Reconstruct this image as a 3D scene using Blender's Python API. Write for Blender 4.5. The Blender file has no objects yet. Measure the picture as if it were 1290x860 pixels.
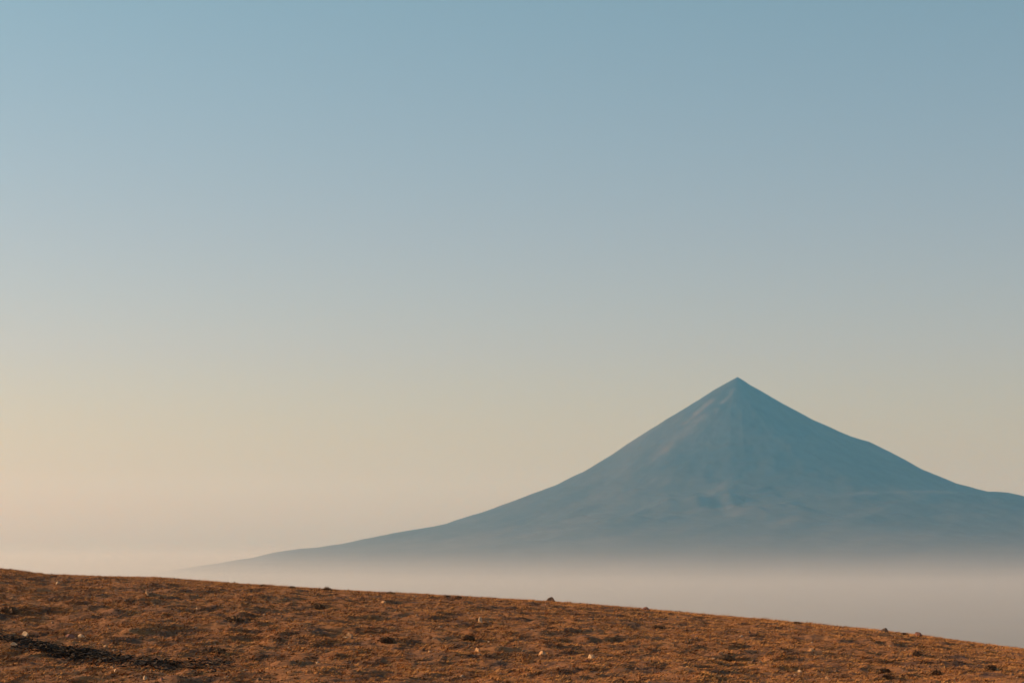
import bpy, bmesh, math, random
import numpy as np
from mathutils import Vector, Matrix

R = math.radians
SC = bpy.context.scene
COL = SC.collection

# ------------------------------------------------------------------ camera
EYE = 1.65                      # eye height above the ground underfoot
LENS, SENSOR = 85.0, 36.0
FPX = LENS / SENSOR * 1290.0    # focal length in photograph pixels
EYE_ROW = 694.0                 # photograph row of the eye level
PITCH = math.atan((EYE_ROW - 430.0) / FPX)
cam_d = bpy.data.cameras.new('camera')
cam_d.lens = LENS
cam_d.sensor_width = SENSOR
cam_d.clip_start = 0.5
cam_d.clip_end = 400000.0
cam = bpy.data.objects.new('camera', cam_d)
COL.objects.link(cam)
cam.location = (0, 0, EYE)
cam.rotation_euler = (math.pi / 2 + PITCH, 0, 0)
SC.camera = cam

# ------------------------------------------------------------------ sky, sun, exposure
SUN_EL, SUN_AZ = R(14.0), R(-75.0)        # azimuth measured from the view axis (+Y), negative = left
world = bpy.data.worlds.new('World')
SC.world = world
world.use_nodes = True
wn = world.node_tree
for n in list(wn.nodes):
    wn.nodes.remove(n)
w_out = wn.nodes.new('ShaderNodeOutputWorld')
w_bg = wn.nodes.new('ShaderNodeBackground')
sky = wn.nodes.new('ShaderNodeTexSky')
sky.sky_type = 'NISHITA'
sky.sun_disc = False
sky.sun_elevation = SUN_EL
sky.sun_rotation = SUN_AZ
sky.altitude = 1500.0
sky.air_density = 1.2
sky.dust_density = 4.0
sky.ozone_density = 1.6
w_bg.inputs['Strength'].default_value = 0.15
# film balance of the sky: a little warmer in the dusty air near the horizon, a little greener overhead
geo = wn.nodes.new('ShaderNodeTexCoord')
sep = wn.nodes.new('ShaderNodeSeparateXYZ')
wn.links.new(geo.outputs['Generated'], sep.inputs[0])
sr = wn.nodes.new('ShaderNodeMapRange')
sr.inputs['From Min'].default_value = 0.0
sr.inputs['From Max'].default_value = 0.25
wn.links.new(sep.outputs['Z'], sr.inputs['Value'])
cr = wn.nodes.new('ShaderNodeValToRGB')
STOPS = [(0.0, (1.45, 1.06, 0.86)), (0.14, (1.23, 0.985, 0.95)), (0.33, (1.17, 0.96, 1.05)), (0.52, (1.11, 0.975, 1.05)), (0.9, (0.99, 1.05, 1.03))]
while len(cr.color_ramp.elements) < len(STOPS): cr.color_ramp.elements.new(0.5)
for el, (p, c) in zip(cr.color_ramp.elements, STOPS):
    el.position = p; el.color = (c[0] / 1.45, c[1] / 1.45, c[2] / 1.45, 1)
wn.links.new(sr.outputs['Result'], cr.inputs['Fac'])
tint = wn.nodes.new('ShaderNodeMix'); tint.data_type = 'RGBA'; tint.blend_type = 'MULTIPLY'
tint.inputs[0].default_value = 1.0
wn.links.new(sky.outputs['Color'], tint.inputs[6])
wn.links.new(cr.outputs['Color'], tint.inputs[7])
wn.links.new(tint.outputs[2], w_bg.inputs['Color'])
wn.links.new(w_bg.outputs['Background'], w_out.inputs['Surface'])

sun_d = bpy.data.lights.new('sun', 'SUN')
sun_d.energy = 4.6
sun_d.angle = R(0.5)
sun_d.color = (1.0, 0.70, 0.41)
sun = bpy.data.objects.new('sun', sun_d)
COL.objects.link(sun)
sun_vec = Vector((math.sin(SUN_AZ) * math.cos(SUN_EL), math.cos(SUN_AZ) * math.cos(SUN_EL), math.sin(SUN_EL)))
sun.rotation_euler = sun_vec.to_track_quat('Z', 'Y').to_euler()
sun.location = (-60, 30, 60)

SC.view_settings.view_transform = 'Standard'
SC.view_settings.look = 'None'
SC.view_settings.gamma = 1.0
SC.view_settings.exposure = 0.29
SC.render.engine = 'CYCLES'
SC.cycles.use_denoising = True
SC.cycles.filter_width = 1.2
SC.cycles.volume_bounces = 1
SC.cycles.max_bounces = 6
SC.cycles.diffuse_bounces = 2
SC.cycles.transparent_max_bounces = 64

# ------------------------------------------------------------------ helpers
def tag(o, label=None, category=None, group=None, kind=None):
    if label: o['label'] = label
    if category: o['category'] = category
    if group: o['group'] = group
    if kind: o['kind'] = kind
    return o

def link_mesh(name, verts, faces, mat, smooth=False, loc=None, rot=None):
    me = bpy.data.meshes.new(name)
    if isinstance(verts, np.ndarray):
        nv, nf, k = len(verts), len(faces), faces.shape[1]
        me.vertices.add(nv)
        me.vertices.foreach_set('co', np.ascontiguousarray(verts, np.float32).ravel())
        me.loops.add(nf * k)
        me.loops.foreach_set('vertex_index', np.ascontiguousarray(faces, np.int32).ravel())
        me.polygons.add(nf)
        me.polygons.foreach_set('loop_start', np.arange(0, nf * k, k, dtype=np.int32))
        me.update(calc_edges=True)
    else:
        me.from_pydata(verts, [], faces)
    me.materials.append(mat)
    if smooth:
        me.polygons.foreach_set('use_smooth', np.ones(len(me.polygons), bool))
    me.update()
    o = bpy.data.objects.new(name, me)
    COL.objects.link(o)
    if loc is not None: o.location = loc
    if rot is not None: o.rotation_euler = rot
    return o

def pnoise(x, y, seed=0):
    """2-D gradient noise on arrays, about -1..1"""
    xi = np.floor(x).astype(np.int64); yi = np.floor(y).astype(np.int64)
    fx = x - xi; fy = y - yi
    def grad(ix, iy):
        h = (ix * 374761393 + iy * 668265263 + seed * 1442695041) & 0xFFFFFFFF
        h = ((h ^ (h >> 13)) * 1274126177) & 0xFFFFFFFF
        h = h ^ (h >> 16)
        return (h & 0xFFFF) / 65536.0 * 2 * np.pi
    def dot(ix, iy, dx, dy):
        a = grad(ix, iy)
        return np.cos(a) * dx + np.sin(a) * dy
    u = fx * fx * fx * (fx * (fx * 6 - 15) + 10)
    v = fy * fy * fy * (fy * (fy * 6 - 15) + 10)
    a = dot(xi, yi, fx, fy); b = dot(xi + 1, yi, fx - 1, fy)
    c = dot(xi, yi + 1, fx, fy - 1); d = dot(xi + 1, yi + 1, fx - 1, fy - 1)
    return ((a + (b - a) * u) * (1 - v) + (c + (d - c) * u) * v) * 1.5

def fbm(x, y, octv, seed=0, gain=0.5):
    s = np.zeros(np.broadcast(x, y).shape); amp = 1.0
    for k in range(octv):
        s = s + amp * pnoise(x * 2 ** k, y * 2 ** k, seed + 17 * k)
        amp *= gain
    return s

def sstep(a, b, x):
    t = np.clip((np.asarray(x) - a) / (b - a), 0, 1)
    return t * t * (3 - 2 * t)

def ray(px, py):
    """direction of a photograph pixel, scaled to 1 m along +Y"""
    u = (px - 645.0) / FPX; v = (430.0 - py) / FPX
    dy = math.cos(PITCH) - v * math.sin(PITCH)
    dz = math.sin(PITCH) + v * math.cos(PITCH)
    return u / dy, dz / dy

# materials -----------------------------------------------------------
def new_mat(name, rough=0.9):
    m = bpy.data.materials.new(name)
    m.use_nodes = True
    nt = m.node_tree
    b = nt.nodes['Principled BSDF']
    b.inputs['Roughness'].default_value = rough
    b.inputs['Specular IOR Level'].default_value = 0.2
    return m, nt, b

def ramp(nt, fac, stops):
    r = nt.nodes.new('ShaderNodeValToRGB')
    e = r.color_ramp.elements
    while len(e) < len(stops): e.new(0.5)
    for el, (p, c) in zip(e, stops):
        el.position = p; el.color = (*c, 1)
    nt.links.new(fac, r.inputs['Fac'])
    return r.outputs['Color']

def noise_tex(nt, scale, detail=4, rough=0.55, vec=None, mapping=None):
    n = nt.nodes.new('ShaderNodeTexNoise')
    n.inputs['Scale'].default_value = scale
    n.inputs['Detail'].default_value = detail
    n.inputs['Roughness'].default_value = rough
    tc = nt.nodes.new('ShaderNodeTexCoord')
    if mapping:
        mp = nt.nodes.new('ShaderNodeMapping')
        mp.inputs['Scale'].default_value = mapping
        nt.links.new(tc.outputs['Object'], mp.inputs['Vector'])
        nt.links.new(mp.outputs['Vector'], n.inputs['Vector'])
    else:
        nt.links.new(tc.outputs['Object'], n.inputs['Vector'])
    return n.outputs['Fac']

def mix(nt, fac, a, b):
    m = nt.nodes.new('ShaderNodeMix'); m.data_type = 'RGBA'
    if isinstance(fac, float): m.inputs['Factor'].default_value = fac
    else: nt.links.new(fac, m.inputs['Factor'])
    for k, v in (('A', a), ('B', b)):
        s = [i for i in m.inputs if i.name == k and i.type == 'RGBA'][0]
        if isinstance(v, tuple): s.default_value = (*v, 1)
        else: nt.links.new(v, s)
    return [o for o in m.outputs if o.type == 'RGBA'][0]

def bump(nt, b, h, strength, dist):
    n = nt.nodes.new('ShaderNodeBump')
    n.inputs['Strength'].default_value = strength
    n.inputs['Distance'].default_value = dist
    nt.links.new(h, n.inputs['Height'])
    nt.links.new(n.outputs['Normal'], b.inputs['Normal'])

# ground of the hill: rusty earth, straw litter, dark lichen patches
M_HILL, nt, b = new_mat('rusty_earth', 0.95)
c1 = ramp(nt, noise_tex(nt, 0.55, 6, 0.6), [(0.32, (0.21, 0.078, 0.024)), (0.5, (0.35, 0.134, 0.038)), (0.66, (0.46, 0.188, 0.053))])
c2 = ramp(nt, noise_tex(nt, 9.0, 5, 0.7), [(0.35, (0.16, 0.065, 0.03)), (0.6, (0.40, 0.19, 0.08))])
c = mix(nt, 0.5, c1, c2)
f3 = ramp(nt, noise_tex(nt, 1.1, 6, 0.65, mapping=(1, 0.55, 1)), [(0.51, (0, 0, 0)), (0.65, (0.85, 0.85, 0.85))])
c = mix(nt, f3, c, (0.085, 0.048, 0.034))
nt.links.new(c, b.inputs['Base Color'])
bump(nt, b, noise_tex(nt, 14.0, 6, 0.7), 0.8, 0.06)

# dry grass, straw to rust by position
M_GRASS, nt, b = new_mat('dry_grass', 0.8)
c = ramp(nt, noise_tex(nt, 2.6, 5, 0.7), [(0.32, (0.14, 0.055, 0.022)), (0.45, (0.34, 0.133, 0.037)), (0.58, (0.57, 0.255, 0.067)), (0.73, (0.72, 0.37, 0.11))])
f3 = ramp(nt, noise_tex(nt, 1.1, 6, 0.65, mapping=(1, 0.55, 1)), [(0.51, (0, 0, 0)), (0.65, (0.8, 0.8, 0.8))])
c = mix(nt, f3, c, (0.10, 0.052, 0.03))
nt.links.new(c, b.inputs['Base Color'])

M_GRAVEL, nt, b = new_mat('gravel_stone', 0.9)
c = ramp(nt, noise_tex(nt, 3.0, 3, 0.6), [(0.40, (0.13, 0.07, 0.042)), (0.66, (0.48, 0.33, 0.21))])
nt.links.new(c, b.inputs['Base Color'])

def rock_mat(name, dark, light, grain):
    m, nt, b = new_mat(name, 0.88)
    c = ramp(nt, noise_tex(nt, grain, 6, 0.65), [(0.35, dark), (0.62, light)])
    nt.links.new(c, b.inputs['Base Color'])
    bump(nt, b, noise_tex(nt, grain * 3, 5, 0.7), 0.7, 0.02)
    return m
M_PALE = rock_mat('pale_stone', (0.46, 0.29, 0.16), (0.72, 0.49, 0.29), 9)
M_OCHRE = rock_mat('ochre_stone', (0.36, 0.19, 0.09), (0.58, 0.34, 0.17), 9)
M_DARK = rock_mat('dark_basalt', (0.075, 0.045, 0.034), (0.16, 0.10, 0.07), 8)
M_RED = rock_mat('red_scoria', (0.19, 0.075, 0.05), (0.32, 0.15, 0.10), 8)

M_SHRUB, nt, b = new_mat('dark_scrub', 0.85)
c = ramp(nt, noise_tex(nt, 14, 4, 0.6), [(0.35, (0.10, 0.055, 0.03)), (0.65, (0.26, 0.135, 0.06))])
nt.links.new(c, b.inputs['Base Color'])

# volcano: dark ash and lava, paler debris fans low down
M_VOLC, nt, b = new_mat('volcanic_rock', 0.95)
c1 = ramp(nt, noise_tex(nt, 0.0012, 6, 0.6), [(0.35, (0.035, 0.031, 0.029)), (0.65, (0.066, 0.054, 0.047))])
f = ramp(nt, noise_tex(nt, 0.0006, 5, 0.62, mapping=(1, 1, 2.2)), [(0.53, (0, 0, 0)), (0.66, (0.8, 0.8, 0.8))])
c = mix(nt, f, c1, (0.085, 0.066, 0.055))
at = nt.nodes.new('ShaderNodeAttribute'); at.attribute_name = 'pale_streaks'
c = mix(nt, at.outputs['Fac'], c, (0.36, 0.24, 0.17))       # paler streaks and patches down the slopes
nt.links.new(c, b.inputs['Base Color'])

M_PLAIN, nt, b = new_mat('valley_soil', 0.95)
c = ramp(nt, noise_tex(nt, 0.0009, 6, 0.6), [(0.35, (0.10, 0.085, 0.06)), (0.65, (0.20, 0.16, 0.11))])
nt.links.new(c, b.inputs['Base Color'])

# ------------------------------------------------------------------ the hill
FLOOR = -300.0                    # valley floor, relative to the eye
RIDGE = [(-500, 690), (-250, 701), (0, 717), (60, 724), (130, 726.5), (200, 728), (260, 732.5), (320, 737), (408, 742.5),
         (480, 746.5), (560, 751), (640, 755), (700, 758.5), (760, 763), (820, 768.5), (900, 776), (960, 780.5), (1040, 788),
         (1100, 794), (1140, 798.5), (1200, 806.5), (1250, 813.5), (1290, 818), (1500, 845), (1800, 885)]
def ridge_dist(px): return 110.0 - 20.0 * (px / 1290.0)
rx, ry, rz = [], [], []
for px, py in RIDGE:
    d = max(80.0, min(117.0, ridge_dist(px)))
    u, v = ray(px, py)
    rx.append(u * d); ry.append(d); rz.append(v * d)
rx = np.array(rx); ry = np.array(ry); rz = np.array(rz)
rx = rx * 100 / ry                # the crest as bearings from the lookout
rx = np.concatenate([[-3000, -400], rx, [70, 400, 3000]])
ry = np.concatenate([[160, 120], ry, [70, 60, 40]])
rz = np.concatenate([[12, 8], rz, [rz[-1] - 2.2, -45, -360]])
from_b = ray(645, 860)[1]         # slope of the lower edge of the picture
Y0 = 52.0

# short eroded banks facing the lookout, stepping down to the right: (px of the middle, row of the lip, half length in px, height in m)
BANKS_PX = [(452, 793, 40, 0.12), (330, 793, 22, 0.10), (60, 770, 40, 0.10), (740, 806, 45, 0.10), (918, 826, 30, 0.10)]

def bearing(x, y): return x * 100 / np.clip(y, 30, 130)

def hill_base(x, y):
    xq = bearing(x, y)
    zc = np.interp(xq, rx, rz); rc = np.interp(xq, rx, ry)
    e = np.clip(zc / rc, -0.2, 0.2)
    z0 = np.where(np.abs(x) < 60, from_b * Y0, zc - 2.0 + 0 * x)
    z0 = np.minimum(from_b * Y0 * (1 + sstep(14, 60, x) * 3.0), z0)
    w = np.maximum(rc - Y0, 8)
    k = (zc - e * w - z0) / w ** 1.7
    t = np.maximum(rc - y, 0.0)
    front = zc - e * t - k * t ** 1.7
    s = np.maximum(y - rc, 0.0)
    back = zc + e * s - np.where(s < 30, 0.004 * s * s, 3.6 + 0.24 * (s - 30))
    z = np.where(y < rc, front, back)
    # towards the camera the ground comes up again to the photographer's feet
    near = -EYE + np.clip(np.interp(x, rx, rz) - rz[14], -30, 4) * 0.3 * sstep(4, 30, np.abs(x))
    wn_ = sstep(14, Y0 - 4, y)
    z = near * (1 - wn_) + np.where(y < Y0 - 4, np.minimum(z0, z + 99), z) * wn_
    return np.maximum(z, FLOOR - 12)

BANKS = []
for px, py, hl, hh in BANKS_PX:           # where those rays meet the smooth hill
    u, v = ray(px, py)
    ys = np.linspace(40, 118, 1600)
    hit = np.argmax(hill_base(u * ys, ys) >= v * ys)
    BANKS.append((u * ys[hit], ys[hit], hl * ys[hit] / FPX, hh))

def hill(x, y):
    """height of the hill relative to the eye"""
    z = hill_base(x, y)
    vis = sstep(26, 42, y) * (1 - sstep(150, 260, y)) * (1 - sstep(40, 90, np.abs(x)))
    warp = pnoise(x * 0.16, y * 0.16, 5) * 1.6
    h1 = fbm(x * 0.20 + 3, y * 0.13 + warp * 0.3, 2, 11)
    h2 = fbm(x * 0.62 + warp * 0.2, y * 0.40, 3, 23)
    h3 = fbm(x * 1.9, y * 1.2, 3, 41) + 0.35 * fbm(x * 4.6, y * 2.6, 2, 47)
    rid = 1 - np.abs(pnoise(x * 0.8 + warp, y * 0.45, 63)) * 2
    lump = np.maximum(pnoise(x * 1.05 + 9, y * 0.7, 77) - 0.18, 0) * 1.9
    amp = (0.6 + 0.5 * sstep(0, 22, 110 - y)) * (1.0 + 0.12 * sstep(4.0, -12.0, x))      # rougher towards the left
    crest = np.clip((np.interp(bearing(x, y), rx, ry) - y) / 14.0, 0.1, 1)
    z = z + vis * (0.09 * h1 * crest + amp * crest * (0.058 * h2 + 0.03 * np.maximum(rid, 0) * sstep(-0.3, 0.6, h1)) + 0.045 * h3 * np.clip(crest + .15, 0, 1) + 0.06 * lump * crest)
    for bx, by, hl, hh in BANKS:
        q = by - y + 0.3 * pnoise(x * 0.9, y * 0.3, 91)
        win = np.exp(-((x - bx) / hl) ** 4)
        z = z + win * hh * (np.exp(-((q + 0.3) / 0.5) ** 2) * 0.25 - sstep(0.0, 0.3, q) * (1 - np.clip((q - 1.0) / 7.0, 0, 1)))
    return z

def grow(start, stop, step, ratio):
    out = []; v = start; s = step
    while abs(v - start) < abs(stop - start):
        s *= ratio; v = v + math.copysign(s, stop - start); out.append(v)
    return out
xs = np.array(sorted(grow(-27.0, -2500, 0.06, 1.14)) + list(np.arange(-27.0, 22.0, 0.062)) + grow(22.0, 2500, 0.06, 1.14))
ys = np.array(sorted(grow(48.0, -1500, 0.09, 1.14)) + list(np.arange(48.0, 118.0, 0.1)) + grow(118.0, 2600, 0.09, 1.12))
gx, gy = np.meshgrid(xs, ys)
gz = hill(gx, gy)
nx, ny = len(xs), len(ys)
V = np.stack([gx.ravel(), gy.ravel(), gz.ravel() + EYE], 1)
ii = (np.arange(ny - 1)[:, None] * nx + np.arange(nx - 1)[None]).ravel()
F = np.stack([ii, ii + 1, ii + nx + 1, ii + nx], 1)
hill_o = link_mesh('hillside', V, F, M_HILL, True)
tag(hill_o, 'rust brown stony hillside sloping down to the right across the foreground', 'hillside', kind='structure')

def ground_at(px, py):
    """world point where the ray of a photograph pixel meets the hill"""
    u, v = ray(px, py)
    lo, hi = 46.0, 122.0
    for n in (240, 60, 30):
        y = np.linspace(lo, hi, n)
        d = hill(u * y, y) - v * y
        k = int(np.argmax(d >= 0))
        if d[k] < 0: k = int(np.argmax(d))          # just above the crest line: take the crest
        lo, hi = y[max(k - 1, 0)], y[min(k + 1, n - 1)]
    return Vector((u * y[k], y[k], float(hill(np.array([u * y[k]]), np.array([y[k]]))[0]) + EYE))

# ------------------------------------------------------------------ valley plain
PR = 78000.0
rad = np.concatenate([[0], np.geomspace(300, PR, 60)])
ang = np.linspace(0, 2 * np.pi, 121)[:-1]
pv = [(0, 0, 0)]
for r in rad[1:]:
    for a in ang: pv.append((r * math.cos(a), r * math.sin(a), 0))
pv = np.array(pv, float)
pv[:, 2] = FLOOR + EYE + 6 * fbm(pv[:, 0] / 2600, pv[:, 1] / 2600, 3, 7)
pf = []
na = len(ang)
for k in range(na): pf.append((0, 1 + k, 1 + (k + 1) % na))
for i in range(len(rad) - 2):
    for k in range(na):
        a0 = 1 + i * na + k; a1 = 1 + i * na + (k + 1) % na
        pf.append((a0, a0 + na, a1 + na, a1))
plain = link_mesh('valley_plain', [tuple(p) for p in pv], pf, M_PLAIN, True)
tag(plain, 'wide hazy valley floor beyond the hill', 'plain', kind='structure')

# ------------------------------------------------------------------ the volcano
MD = 30000.0
MPX = MD / FPX                     # metres per photograph pixel out there
LEFT = [(929, 475), (915, 482.5), (900, 491), (870, 510), (840, 528), (800, 553), (770, 573), (735, 594), (700, 611.5), (684, 617.5),
        (665, 624), (620, 641), (600, 648), (575, 655), (560, 660.5), (520, 668), (470, 677), (430, 685.5), (400, 690), (370, 693), (350, 695.5),
        (320, 702.5), (280, 709), (240, 715), (200, 722), (150, 731), (60, 742)]
RIGHT = [(929, 475), (936, 479), (945, 485.5), (960, 494), (1000, 517.5), (1028, 532), (1050, 542.5), (1073, 552.5), (1090, 557), (1120, 571.5), (1160, 594),
         (1200, 611), (1243, 623), (1250, 621.2), (1262, 622.5), (1290, 630), (1350, 644), (1450, 668), (1600, 700), (1760, 731), (1860, 742)]
NR, NA = 320, 640
rr = np.linspace(0, 8300, NR)
def prof(pts):
    r = np.array([abs(p[0] - 929) * MPX for p in pts]); h = np.array([(EYE_ROW - p[1]) * MPX for p in pts])
    return np.interp(rr, r, h)
pl, pr_ = prof(LEFT), prof(RIGHT)
def smooth(p, w):
    k = np.hanning(2 * w + 1); k /= k.sum()
    return np.convolve(np.pad(p, w, mode='reflect', reflect_type='odd'), k, 'valid')
psl, psr = smooth(pl, 9), smooth(pr_, 9)
phi = np.linspace(0, 2 * np.pi, NA + 1)[:-1]          # 0 = right (+X)
RRg, PH = np.meshgrid(rr, phi, indexing='ij')
side = (1 + np.cos(PH)) / 2
win_r = np.exp(-(np.minimum(PH, 2 * np.pi - PH) / R(26)) ** 2)
win_l = np.exp(-((PH - np.pi) / R(26)) ** 2)
zs = psr[:, None] * side + psl[:, None] * (1 - side)
zs = zs + (pr_ - psr)[:, None] * win_r + (pl - psl)[:, None] * win_l
# summit blends the measured profile all round
top = 1 - sstep(150, 1100, RRg)
zs = zs * (1 - top) + ((pr_[:, None] * side) + pl[:, None] * (1 - side)) * top
gx_ = np.cos(PH) ; gy_ = np.sin(PH)
wv = 0.9 * fbm(RRg * gx_ / 1500, RRg * gy_ / 1500, 2, 311)
gull = fbm(gx_ * 6 + wv + RRg / 4000, gy_ * 6 - wv + RRg / 3000, 4, 301, 0.55)
ridg = 1 - np.abs(fbm(gx_ * 4 + 5, gy_ * 4 + RRg / 5000, 3, 331)) * 1.6
fade = sstep(120, 1800, RRg) * (1 - 0.55 * sstep(4500, 8000, RRg))
calm = 1 - 0.75 * np.maximum(win_r, win_l)
zs = zs + fade * calm * (3 * gull + 4 * ridg - 2)
lx, ly = RRg * gx_, RRg * gy_
zs = zs + sstep(300, 2500, RRg) * calm * 14 * fbm(lx / 700, ly / 700, 4, 371)
zs = zs + sstep(60, 500, RRg) * 7 * fbm(lx / 260, ly / 260, 3, 383)
# low lava hills on the front apron
apron = np.exp(-(((lx + 400) / 1700) ** 2 + ((ly + 3400) / 1100) ** 2))
zs = zs + apron * 90 * np.maximum(fbm(lx / 900 + 3, ly / 900, 4, 391) + 0.15, 0)
ax0 = ray(929, 475)[0] * MD
VV = np.stack([lx + ax0, ly + MD, zs + EYE], 2).reshape(-1, 3)
a = (np.arange(len(rr) - 1)[:, None] * NA + np.arange(NA)[None]).ravel()
bq = (np.arange(len(rr) - 1)[:, None] * NA + ((np.arange(NA) + 1) % NA)[None]).ravel()
FF = np.stack([a, a + NA, bq + NA, bq], 1)
volc = link_mesh('volcano', VV, FF, M_VOLC, True)
pale_streaks = np.zeros_like(RRg)
for p0, r0, p1, r1, wd, am in ((255, 300, 244, 800, 34, 1.0), (228, 560, 226, 1000, 60, 0.8), (236, 900, 232, 1900, 90, 0.45), (262, 3000, 270, 4300, 420, 0.28), (238, 3600, 244, 5200, 380, 0.2)):
    A = np.array([r0 * math.cos(R(p0)), r0 * math.sin(R(p0))]); Bq = np.array([r1 * math.cos(R(p1)), r1 * math.sin(R(p1))])
    ab = Bq - A; L2 = ab @ ab
    t = np.clip(((lx - A[0]) * ab[0] + (ly - A[1]) * ab[1]) / L2, 0, 1)
    dd = np.hypot(lx - A[0] - t * ab[0], ly - A[1] - t * ab[1])
    pale_streaks = np.maximum(pale_streaks, 0.42 * am * np.exp(-(dd / wd) ** 2) * np.clip(0.55 + 0.8 * fbm(lx / (wd * 4), ly / (wd * 4), 3, 421), 0, 1))
volc.data.attributes.new('pale_streaks', 'FLOAT', 'POINT').data.foreach_set('value', pale_streaks.ravel().astype(np.float32))
tag(volc, 'steep blue hazed volcanic cone rising alone beyond the misty valley', 'mountain', kind='structure')

# ------------------------------------------------------------------ haze and valley mist
def volume_box(name, x0, x1, y0, y1, z0, z1, density, color, absorb, aniso, label):
    m = bpy.data.materials.new(name + '_air')
    m.use_nodes = True
    nt = m.node_tree
    for n in list(nt.nodes): nt.nodes.remove(n)
    o = nt.nodes.new('ShaderNodeOutputMaterial')
    p = nt.nodes.new('ShaderNodeVolumePrincipled')
    p.inputs['Color'].default_value = (*color, 1)
    p.inputs['Absorption Color'].default_value = (*absorb, 1)
    p.inputs['Density'].default_value = density
    p.inputs['Density Attribute'].default_value = ''
    p.inputs['Anisotropy'].default_value = aniso
    nt.links.new(p.outputs['Volume'], o.inputs['Volume'])
    vs = [(x, y, z) for x in (x0, x1) for y in (y0, y1) for z in (z0, z1)]
    fs = [(0, 1, 3, 2), (4, 6, 7, 5), (0, 4, 5, 1), (2, 3, 7, 6), (0, 2, 6, 4), (1, 5, 7, 3)]
    ob = link_mesh(name, vs, fs, m)
    tag(ob, label, 'haze', kind='stuff')
    return ob
volume_box('haze', -79000, 79000, -79000, 79000, FLOOR + EYE - 20, 2180, 2.05e-5, (0.15, 0.55, 1.0), (1, 1, 1), 0.2,
           'thin bluish evening air over the whole valley')
# the mist thickens downwards: even layers, each a little lower and denser than the one before
TOPS = [420, 230, 125, 68, 36, 13, -9, -30, -58, -98, -150, -215]
def mist_density(h): return 1.6e-5 * math.exp(-h / 88.0)
prev = 0.0
for i, t in enumerate(TOPS):
    low = TOPS[i + 1] if i + 1 < len(TOPS) else FLOOR
    d = mist_density(0.5 * (t + low)) - prev
    prev += d
    e = 78500 - 60 * i
    volume_box('mist', -e, e, -e, e, FLOOR + EYE - 16 + 0.1 * i, EYE + t, d, (0.83, 0.85, 0.86), (0, 0, 0), 0.45,
               'warm pale mist lying in the valley at the foot of the cone')['group'] = 'valley mist'

# ------------------------------------------------------------------ dry grass and gravel
rng = np.random.default_rng(8)
def scatter(n, dens_pow=1.0):
    """random ground points in and around the view, thinner far off"""
    y = 50 + (116 - 50) * rng.random(n)
    x = (rng.random(n) * 2 - 1) * (0.222 * y + 0.8)
    k = y < np.interp(bearing(x, y), rx, ry) + 3.0
    return x[k], y[k]

gxp, gyp = scatter(340000)
cl = fbm(gxp * 0.7, gyp * 0.45, 3, 501) + 0.5 * pnoise(gxp * 2.3, gyp * 1.6, 511)
keep = rng.random(len(gxp)) < np.clip(0.72 + 0.5 * cl, 0.3, 1)
gxp, gyp, cl = gxp[keep], gyp[keep], cl[keep]
gzp = hill(gxp, gyp) + EYE
nb = 3
N = len(gxp)
tv = np.zeros((N, nb, 3, 3)); 
hgt = (0.025 + 0.05 * rng.random(N) ** 2) * (0.8 + 0.35 * np.clip(cl, -0.6, 1.2))
fringe = 1 + 0.7 * (np.abs(np.interp(bearing(gxp, gyp), rx, ry) - gyp) < 4) * (rng.random(N) < 0.35)      # taller tufts along the windy crest
for k in range(nb):
    az = np.where(rng.random(N) < 0.3, rng.random(N) * 2 * np.pi, rng.normal(0.1, 0.55, N))      # combed to the right by the wind
    off = 0.05 * rng.random(N)
    lean = 0.8 + 2.2 * rng.random(N)
    wd = 0.010 + 0.016 * rng.random(N)
    ca, sa = np.cos(az), np.sin(az)
    bxp = gxp + ca * off; byp = gyp + sa * off
    h = hgt * (0.6 + 0.6 * rng.random(N)) * fringe
    tv[:, k, 0] = np.stack([bxp - sa * wd, byp + ca * wd, gzp - 0.015], 1)
    tv[:, k, 1] = np.stack([bxp + sa * wd, byp - ca * wd, gzp - 0.015], 1)
    tv[:, k, 2] = np.stack([bxp + ca * h * lean, byp + sa * h * lean, gzp + h], 1)
tvv = tv.reshape(-1, 3)
grass = link_mesh('dry_grass', tvv, np.arange(len(tvv)).reshape(-1, 3), M_GRASS)
tag(grass, 'short straw and rust coloured dry grass covering the hillside', 'grass', kind='stuff')

sxp, syp = scatter(2400)
kx = (rng.random(260) * 2 - 1) * 25                                  # small clods that break the line of the crest
ky = np.interp(kx, rx, ry) + rng.normal(-0.4, 0.9, 260)
sxp = np.concatenate([sxp, kx * ky / 100]); syp = np.concatenate([syp, ky])
szp = hill(sxp, syp) + EYE
octv = np.array([(1, 0, 0), (-1, 0, 0), (0, 1, 0), (0, -1, 0), (0, 0, 1), (0, 0, -0.7)], float)
octf = np.array([(0, 2, 4), (2, 1, 4), (1, 3, 4), (3, 0, 4), (2, 0, 5), (1, 2, 5), (3, 1, 5), (0, 3, 5)])
sv, sf = [], []
for i in range(len(sxp)):
    s = 0.015 + 0.045 * rng.random() ** 3 if i < len(sxp) - 260 else 0.035 + 0.06 * rng.random() ** 2
    j = octv * (s * (0.7 + 0.6 * rng.random((6, 3)))) * np.array([1.2, 1.1, 0.75])
    t = rng.random() * 6.28
    rot = np.array([[math.cos(t), -math.sin(t), 0], [math.sin(t), math.cos(t), 0], [0, 0, 1]])
    sv.append(j @ rot.T + rng.normal(0, s * 0.12, (6, 3)) + np.array([sxp[i], syp[i], szp[i] + s * 0.25]))
    sf.append(octf + 6 * i)
gravel = link_mesh('gravel', np.concatenate(sv), np.concatenate(sf), M_GRAVEL)
tag(gravel, 'fine scattered gravel between the grass on the hillside', 'gravel', kind='stuff')

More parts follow.
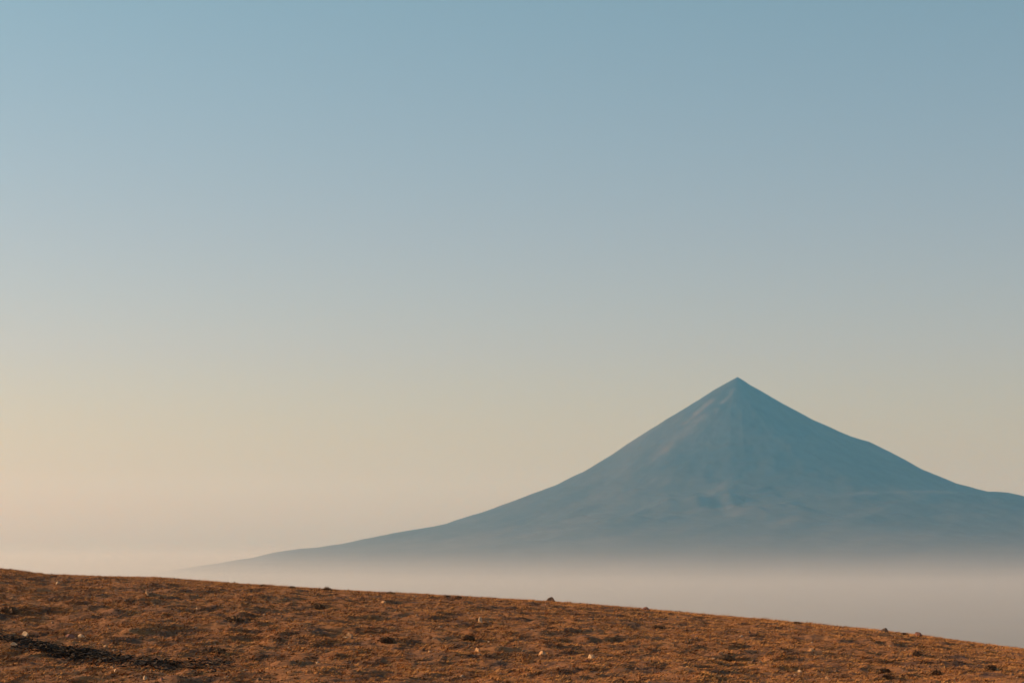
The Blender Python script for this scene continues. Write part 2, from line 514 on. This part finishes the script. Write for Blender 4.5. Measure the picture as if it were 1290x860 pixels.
# ------------------------------------------------------------------ stones one can tell apart
def stone(px, py, wpx, hpx, mat, label, seed, flat=0.0, tilt=0.0, pts=15, group='stones lying on the hillside', name='stone'):
    """py is the row of the stone's foot"""
    p = ground_at(px, py)
    m = p.y / FPX
    w, h = wpx * m, hpx * m
    rnd = random.Random(seed)
    th = R(37 + rnd.uniform(-16, 16)); cn, sn = math.cos(th), math.sin(th)      # broad side turned to the lower left
    bm = bmesh.new()
    for _ in range(pts):
        a = rnd.uniform(0, 2 * math.pi); c = rnd.uniform(-0.5, 1)
        s = math.sqrt(max(0, 1 - c * c)) * rnd.uniform(0.8, 1.1)
        pa, pb = math.cos(a) * s * w * 0.42, math.sin(a) * s * w * 0.72
        bm.verts.new((pa * cn - pb * sn, pa * sn + pb * cn, (c * rnd.uniform(0.85, 1.05)) * h * 0.86))
    bmesh.ops.convex_hull(bm, input=bm.verts)
    for v in [v for v in bm.verts if not v.link_faces]: bm.verts.remove(v)
    bmesh.ops.bevel(bm, geom=list(bm.edges), offset=min(w, h) * 0.06, segments=1, affect='EDGES')
    bmesh.ops.triangulate(bm, faces=bm.faces)
    bmesh.ops.subdivide_edges(bm, edges=list(bm.edges), cuts=1)
    for v in bm.verts:
        v.co += Vector([rnd.gauss(0, 1) for _ in range(3)]) * min(w, h) * 0.022
    if tilt:
        bmesh.ops.rotate(bm, verts=bm.verts, cent=(0, 0, 0), matrix=Matrix.Rotation(R(tilt), 3, 'Y'))
    me = bpy.data.meshes.new(name); bm.to_mesh(me); bm.free()
    me.materials.append(mat)
    o = bpy.data.objects.new(name, me); COL.objects.link(o)
    o.location = p
    return tag(o, label, 'rock', group)

S = [
 (73, 735, 6, 5, M_PALE, 'small pale stone just under the crest at the far left'),
 (31.5, 800, 9, 8, M_PALE, 'brightest round pale stone on the rim of the long dark hollow'),
 (17, 799, 7, 4, M_OCHRE, 'low ochre stone left of the round pale stone by the dark hollow'),
 (17, 813, 9, 6, M_PALE, 'pale broken stone below the dark hollow near the left edge'),
 (102, 803, 9, 6.5, M_PALE, 'pale rounded stone on the middle of the dark hollow rim'),
 (88, 803, 13, 6.5, M_RED, 'reddish low boulder left of the pale stone on the dark hollow rim'),
 (132.5, 815, 6, 4.5, M_OCHRE, 'dull ochre stone at the right end of the dark hollow rim'),
 (147, 847, 11, 7, M_PALE, 'bright angular stone below the dark hollow near the bottom edge'),
 (141, 842, 7, 5, M_OCHRE, 'ochre shard touching the upper left of the bright angular stone'),
 (16, 753, 5, 3, M_OCHRE, 'small ochre stone high on the slope at the left edge'),
 (163, 794, 4, 2.2, M_PALE, 'tiny pale stone above the right end of the dark hollow'),
 (186, 749, 7, 9, M_OCHRE, 'upright ochre stone below the left part of the crest'),
 (248, 767, 5, 2.8, M_PALE, 'tiny flat pale stone right of and below the upright ochre stone'),
 (183, 855, 7, 7, M_PALE, 'pale rounded stone at the bottom edge right of the dark hollow'),
 (204, 856, 6, 5, M_RED, 'reddish stone at the bottom edge right of the pale rounded stone'),
 (265, 837, 8, 5, M_OCHRE, 'ochre stone with a dark hollow to its right, low on the left slope'),
 (441, 801, 8, 7, M_OCHRE, 'dull ochre stone behind a thin bright slab in the middle left'),
 (435, 803, 9, 2.6, M_PALE, 'thin bright slab lying in front of the dull ochre stone'),
 (483, 759, 7, 4, M_OCHRE, 'low ochre stone under the crest left of the picture centre'),
 (605.5, 784, 8, 10, M_PALE, 'bright pointed stone standing upright in mid slope with a long shadow'),
 (601, 820, 8, 7, M_OCHRE, 'ochre stone below the bright pointed stone'),
 (616, 809, 5, 3, M_PALE, 'tiny pale chip between the bright pointed stone and the ochre stone below'),
 (541, 821, 6, 4, M_OCHRE, 'small ochre stone in the lower middle left of the ochre and pointed stones'),
 (607, 841, 6, 3, M_PALE, 'small grey stone near the bottom edge below the pointed stone'),
 (695, 757.5, 12, 8.5, M_DARK, 'dark rounded rock sitting on the crest right of centre'),
 (813.5, 769, 8, 7, M_RED, 'small reddish rock on the crest between the dark rocks'),
 (745, 762, 5, 4.5, M_DARK, 'tiny dark stone on the crest right of the dark rounded rock'),
 (683, 825, 13, 7, M_OCHRE, 'slanting ochre slab with a dark hollow beneath in the lower middle'),
 (746, 829, 9, 8, M_PALE, 'stone with a bright left face and dark right side in lower middle'),
 (739, 833, 5, 4, M_RED, 'small reddish stone at the foot of the half dark stone'),
 (898.5, 830, 5, 3, M_PALE, 'tiny pale stone low on the right of the middle slope'),
 (1113.5, 796, 11, 9.5, M_DARK, 'dark blocky rock overhanging on the right part of the crest'),
 (1156, 801, 10, 7.5, M_RED, 'flat reddish brown rock on the crest right of the blocky rock'),
 (1023, 820, 8, 5, M_OCHRE, 'ochre stone with a dark flat shadow on the lower right slope'),
 (1007, 846, 5, 4, M_PALE, 'small pale stone near the bottom edge on the right slope'),
 (1042, 855, 6, 5, M_OCHRE, 'dull ochre stone at the bottom edge on the right slope'),
 (1255, 842.5, 4, 2.4, M_PALE, 'tiny pale stone beside a dark shrub at far lower right'),
]
for i, (px, py, w, h, m, lab) in enumerate(S):
    stone(px, py, w, h, m, lab, 100 + i, tilt=-18 if 'slanting' in lab else (12 if 'overhanging' in lab else 0),
          pts=9 if ('pointed' in lab or 'upright' in lab or 'angular' in lab) else 15)

# ------------------------------------------------------------------ dark cushion shrubs and mounds
def shrub(px, py, wpx, hpx, label, seed):
    p = ground_at(px, py)
    m = p.y / FPX
    w, h = 1.25 * wpx * m, 0.85 * hpx * m
    r = np.random.default_rng(seed)
    n = 420
    a = r.random(n) * 2 * np.pi; q = np.sqrt(r.random(n)) ; 
    lob = 0.75 + 0.25 * np.cos(a * 3 + seed) + 0.12 * r.normal(size=n)
    x0, y0 = np.cos(a) * q * w * 0.42 * lob, np.sin(a) * q * w * 0.42 * lob
    top = 0.8 * h * np.sqrt(np.maximum(1 - q ** 2, 0.05)) * (0.65 + 0.45 * r.random(n))
    z = top * (0.25 + 0.75 * r.random(n))
    s = 0.16 * h + 0.012
    vs = np.zeros((n, 3, 3))
    for k in range(3):
        vs[:, k] = np.stack([x0, y0, z], 1) + r.normal(0, 1, (n, 3)) * s
    vs[:, :, 2] = np.maximum(vs[:, :, 2], -0.05)
    o = link_mesh('scrub_cushion', vs.reshape(-1, 3), np.arange(n * 3).reshape(-1, 3), M_SHRUB, loc=p)
    return tag(o, label, 'shrub', 'dark cushion shrubs on the hillside')
B = [
 (412, 743.5, 13, 5, 'dark cushion shrub making the largest bump on the left half of crest'),
 (331, 738.5, 7, 3, 'small dark tuft on the crest left of the largest crest shrub'),
 (368, 740.5, 9, 3, 'low dark tuft on the crest just left of the largest crest shrub'),
 (491, 748, 10, 3.5, 'dark tuft on the crest between largest crest shrub and picture centre'),
 (563, 752, 8, 3, 'left one of two dark tufts side by side on the crest near centre'),
 (577, 753, 9, 3, 'right one of two dark tufts side by side on the crest near centre'),
 (1004, 786, 11, 4, 'low dark mound of scrub on the crest left of the blocky rock'),
 (1138, 800, 13, 3.6, 'flat dark scrub on the crest between the blocky and flat rocks'),
 (294, 782, 30, 9, 'wide dark cushion shrub on the upper left slope'),
 (272, 822, 24, 8, 'dark cushion shrub on the lower left slope above an ochre stone'),
 (402, 766, 14, 6, 'small dark cushion shrub below the largest crest shrub'),
 (828, 791, 18, 5, 'low dark cushion shrub below the small reddish crest rock'),
 (1113.5, 848, 13, 9, 'dark bushy shrub low on the slope beneath the blocky crest rock'),
 (1118, 854, 10, 6, 'small dark shrub in front of the bushy one at the bottom edge'),
 (1064, 853, 10, 5, 'dark low shrub at the bottom edge right of a dull ochre stone'),
 (1180, 849, 11, 7, 'round dark shrub near the bottom right below the flat reddish rock'),
 (1248, 843, 15, 7, 'dark shrub at far lower right beside a tiny pale stone'),
 (1155, 826, 10, 7, 'small dark shrub in mid slope below the flat reddish crest rock'),
 (487, 808, 20, 8, 'dark shrub right of the bright thin slab in the middle left'),
 (590, 806, 16, 8, 'dark shrub just below and left of the bright pointed stone'),
 (917, 831, 20, 6, 'dark shrub low on the slope beside the tiny pale stone'),
 (12, 771, 24, 9, 'dark shrub at the left edge above the dark hollow'),
]
for i, (px, py, w, h, lab) in enumerate(B):
    shrub(px, py, w, h, lab, 900 + i)

# near-black clumps added to stand in for the shadow of the lower-left hollow
M_SHADE, nt, b = new_mat('hollow_shade', 0.9)
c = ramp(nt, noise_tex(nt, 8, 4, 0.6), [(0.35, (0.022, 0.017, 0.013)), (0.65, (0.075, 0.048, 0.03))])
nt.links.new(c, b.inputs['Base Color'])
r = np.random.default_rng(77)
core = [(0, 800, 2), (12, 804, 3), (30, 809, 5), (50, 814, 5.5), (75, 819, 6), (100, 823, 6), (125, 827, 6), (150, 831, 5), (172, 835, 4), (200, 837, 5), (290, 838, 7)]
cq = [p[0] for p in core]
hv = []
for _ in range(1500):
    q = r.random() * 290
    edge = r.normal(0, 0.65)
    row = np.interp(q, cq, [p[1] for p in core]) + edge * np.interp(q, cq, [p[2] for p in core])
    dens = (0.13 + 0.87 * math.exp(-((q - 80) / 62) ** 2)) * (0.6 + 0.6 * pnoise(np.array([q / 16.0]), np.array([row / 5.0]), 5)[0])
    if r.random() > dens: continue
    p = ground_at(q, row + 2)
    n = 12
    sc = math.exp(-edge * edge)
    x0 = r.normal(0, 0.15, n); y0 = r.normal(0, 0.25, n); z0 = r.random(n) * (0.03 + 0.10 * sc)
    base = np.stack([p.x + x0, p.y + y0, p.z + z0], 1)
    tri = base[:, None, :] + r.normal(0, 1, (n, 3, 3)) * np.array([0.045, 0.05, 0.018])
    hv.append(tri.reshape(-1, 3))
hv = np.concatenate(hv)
shade_clumps = link_mesh('shade_strip', hv, np.arange(len(hv)).reshape(-1, 3), M_SHADE)
tag(shade_clumps, 'long near black strip added as the shade of the hollow at the lower left', 'shade_clumps', kind='stuff')
